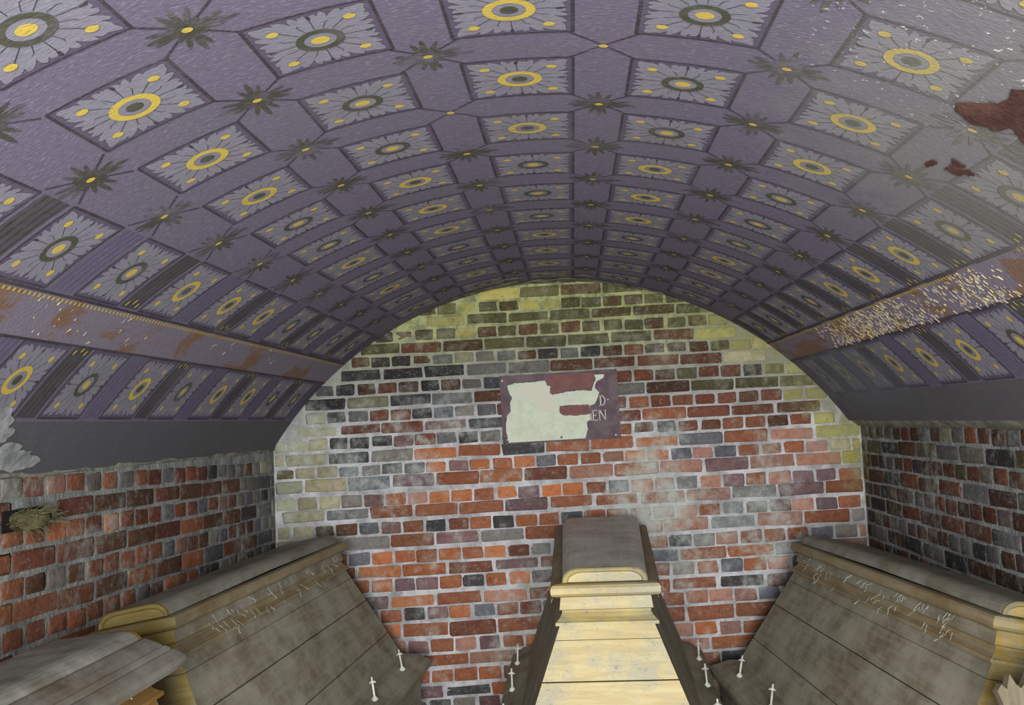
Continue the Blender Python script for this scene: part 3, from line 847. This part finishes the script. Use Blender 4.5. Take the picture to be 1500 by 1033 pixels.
# ------------------------------------------------------------------ plaque on the end wall
pl = empty('memorial_plaque', (-.0755, D-.010, EYE+.079), (0, radians(-.8), 0))
tag(pl, 'peeling maroon memorial plaque with cream bare area and letters D and EN', 'plaque')
M_PLQ = lime_mat('dark_mauve_enamel', (.085, .06, .072), (.13, .1, .115))
M_PLC = lime_mat('cream_bare_sheet', (.5, .54, .45), (.42, .47, .39))
M_PLR = lime_mat('maroon_enamel', (.18, .085, .08), (.13, .065, .065))
M_PLP = lime_mat('pinkish_bare_sheet', (.5, .48, .42), (.46, .5, .42))
M_PLL = lime_mat('pale_letter_paint', (.5, .5, .48), (.36, .36, .35))
PW, PH = .336, .194
b = MB(); b.box(-PW, PW, -.006, .006, -PH, PH)
for x0, x1, z0, z1 in ((-PW-.004, PW+.004, PH-.004, PH+.006), (-PW-.004, PW+.004, -PH-.006, -PH+.004), (-PW-.006, -PW+.005, -PH, PH), (PW-.005, PW+.006, -PH, PH)):
    b.box(x0, x1, -.010, .006, z0, z1)
b.build('plaque_sheet', M_PLQ, pl)
def px2(x, y):                               # pixel of the plaque close-up to plaque metres
    return (-PW+(x-195)/(1300-195)*2*PW, PH-(y-180-(.0 if 1 else 0)+(x-195)*.035)/(620)*2*PH)
def flat(name, pts, y, m, par, jag=.0, seed=0):
    rd = random.Random(seed); out = []
    for i, p in enumerate(pts):
        q = pts[(i+1) % len(pts)]; L = sqrt((p[0]-q[0])**2+(p[1]-q[1])**2); k = max(1, int(L/.012)) if jag else 1
        for t in range(k):
            out.append((p[0]+(q[0]-p[0])*t/k+rd.uniform(-jag, jag), p[1]+(q[1]-p[1])*t/k+rd.uniform(-jag, jag)))
    n = len(out)
    v = [(x, y, z) for x, z in out]+[(x, y+.0012, z) for x, z in out]
    f = [tuple(range(n)), tuple(range(2*n-1, n-1, -1))]+[(i, n+i, n+(i+1) % n, (i+1) % n) for i in range(n)]
    return mk(name, v, f, m, par)
flat('bare_area', [px2(*p) for p in [(258,262),(330,240),(430,238),(620,225),(640,265),(672,280),(720,355),(830,330),(1000,320),(1060,330),(1080,270),(1110,215),(1090,180),(1185,178),(1180,210),(1110,240),(1090,300),(1130,345),(1110,400),(1080,450),(1025,470),(1030,590),(990,620),(1000,680),(970,770),(230,800),(245,770),(225,720),(222,640),(240,540),(275,500),(275,420),(300,375),(270,340)]], -.0072, M_PLC, pl, .0022, 3)
flat('bare_tint', [px2(*p) for p in [(290,280),(600,250),(660,300),(720,400),(740,520),(560,520),(500,400),(300,380)]], -.0076, M_PLP, pl, .003, 4)
flat('enamel_remnant', [px2(*p) for p in [(660,172),(1090,165),(1100,240),(1040,300),(850,310),(740,340),(690,362),(660,340),(672,275),(628,262)]], -.0078, M_PLR, pl, .0025, 5)
flat('enamel_remnant', [px2(*p) for p in [(745,462),(880,455),(1025,455),(1030,545),(900,555),(770,548),(740,520)]], -.0078, M_PLR, pl, .0025, 6)
flat('enamel_remnant', [px2(*p) for p in [(870,350),(980,345),(990,385),(930,400),(870,390)]], -.0078, M_PLP, pl, .0025, 7)
def letter(polys, x, y, w, h, name='letter'):
    b = MB()
    for poly in polys:
        pts = [px2(x+u*w, y-v*h) for u, v in poly]; n = len(pts)
        b.add([(p[0], -.0075, p[1]) for p in pts]+[(p[0], -.0062, p[1]) for p in pts], [tuple(range(n)), tuple(range(2*n-1, n-1, -1))]+[(i, n+i, n+(i+1) % n, (i+1) % n) for i in range(n)])
    b.build(name, M_PLL, pl)
bar = lambda x0, x1, y0, y1: [(x0, y0), (x1, y0), (x1, y1), (x0, y1)]
arcD = [[(.3+.62*sin(t0), .5+.5*cos(t0)), (.3+.62*sin(t1), .5+.5*cos(t1)), (.3+.48*sin(t1), .5+.43*cos(t1)), (.3+.48*sin(t0), .5+.43*cos(t0))] for t0, t1 in [(pi*i/8, pi*(i+1)/8) for i in range(8)]]
letter([bar(.14, .3, 0, 1), bar(0, .32, 0, .06), bar(0, .32, .94, 1)]+arcD, 1122, 470, 68, 100)
letter([[(cos(2*pi*i/8)*.5, sin(2*pi*i/8)*.5) for i in range(8)]], 1208, 413, 14, 14, 'full_stop')
letter([bar(.14, .3, 0, 1), bar(0, .9, 0, .07), bar(0, .88, .93, 1), bar(.3, .68, .47, .54), bar(.83, .9, 0, .2), bar(.81, .88, .8, 1), bar(.62, .68, .4, .62)], 1046, 606, 62, 100)
letter([bar(.08, .17, 0, 1), bar(.8, .89, 0, 1), [(.06, 1), (.24, 1), (.9, 0), (.8, 0)], bar(0, .25, 0, .05), bar(0, .15, .95, 1), bar(.7, 1, .95, 1)], 1110, 604, 78, 98)
letter([bar(.3, .5, .0, .8), bar(.1, .6, 0, .06)], 1022, 606, 40, 90)
for x, y in ((210, 215), (1262, 740), (745, 752), (232, 765)):
    p = px2(x, y); s = MB(); s.tube([(p[0], -.005, p[1]), (p[0], -.0105, p[1])], [.007, .005], 10); s.build('nail_head', M_PLL if x != 745 else M_MAROON, pl)

# ------------------------------------------------------------------ nest in the side wall
ns = empty('bird_nest', (XL+.005, 2.99, EYE-.238))
tag(ns, 'scruffy dry nest of moss and fibres stuffed in a brick hole', 'nest')
b = MB(); b.box(-.02, .0, -.115, .115, -.034, .034); b.build('hole_shade', M_HOLE, ns)  # flush black slab, no cavity: its colour stands in for the hole's shade
rd = random.Random(4); b = MB()
lump = []
nu, nv = 14, 9
for j in range(nv+1):
    for i in range(nu):
        t = 2*pi*i/nu; ph = pi*j/nv; k = 1+.35*noise.noise((cos(t)*2, sin(t)*2, ph*2))
        b.v.append((.022+.05*sin(ph)*cos(t)*k, .09*cos(ph)*k, -.004+.034*sin(ph)*sin(t)*k))
for j in range(nv):
    for i in range(nu): b.f.append((j*nu+i, j*nu+(i+1) % nu, (j+1)*nu+(i+1) % nu, (j+1)*nu+i)); b.m.append(0)
b.build('moss_lump', M_TWIG, ns, True)
b = MB()
for i in range(170):
    y = rd.gauss(0, .05); p = Vector((rd.uniform(.0, .05), y, rd.uniform(-.025, .03))); pts = [p.copy()]; d = Vector((rd.uniform(.1, .9), rd.uniform(-1, 1), rd.uniform(-.4, .5))).normalized()
    for k in range(3):
        p = p+d*rd.uniform(.012, .03); d = (d+Vector((rd.uniform(-.4, .4), rd.uniform(-.4, .4), rd.uniform(-.5, .2)))).normalized(); pts.append(p.copy())
    b.tube(pts, [.0018, .0015, .001, .0006], 4)
tag(b.build('nest_fibres', M_TWIG, ns), kind='stuff')
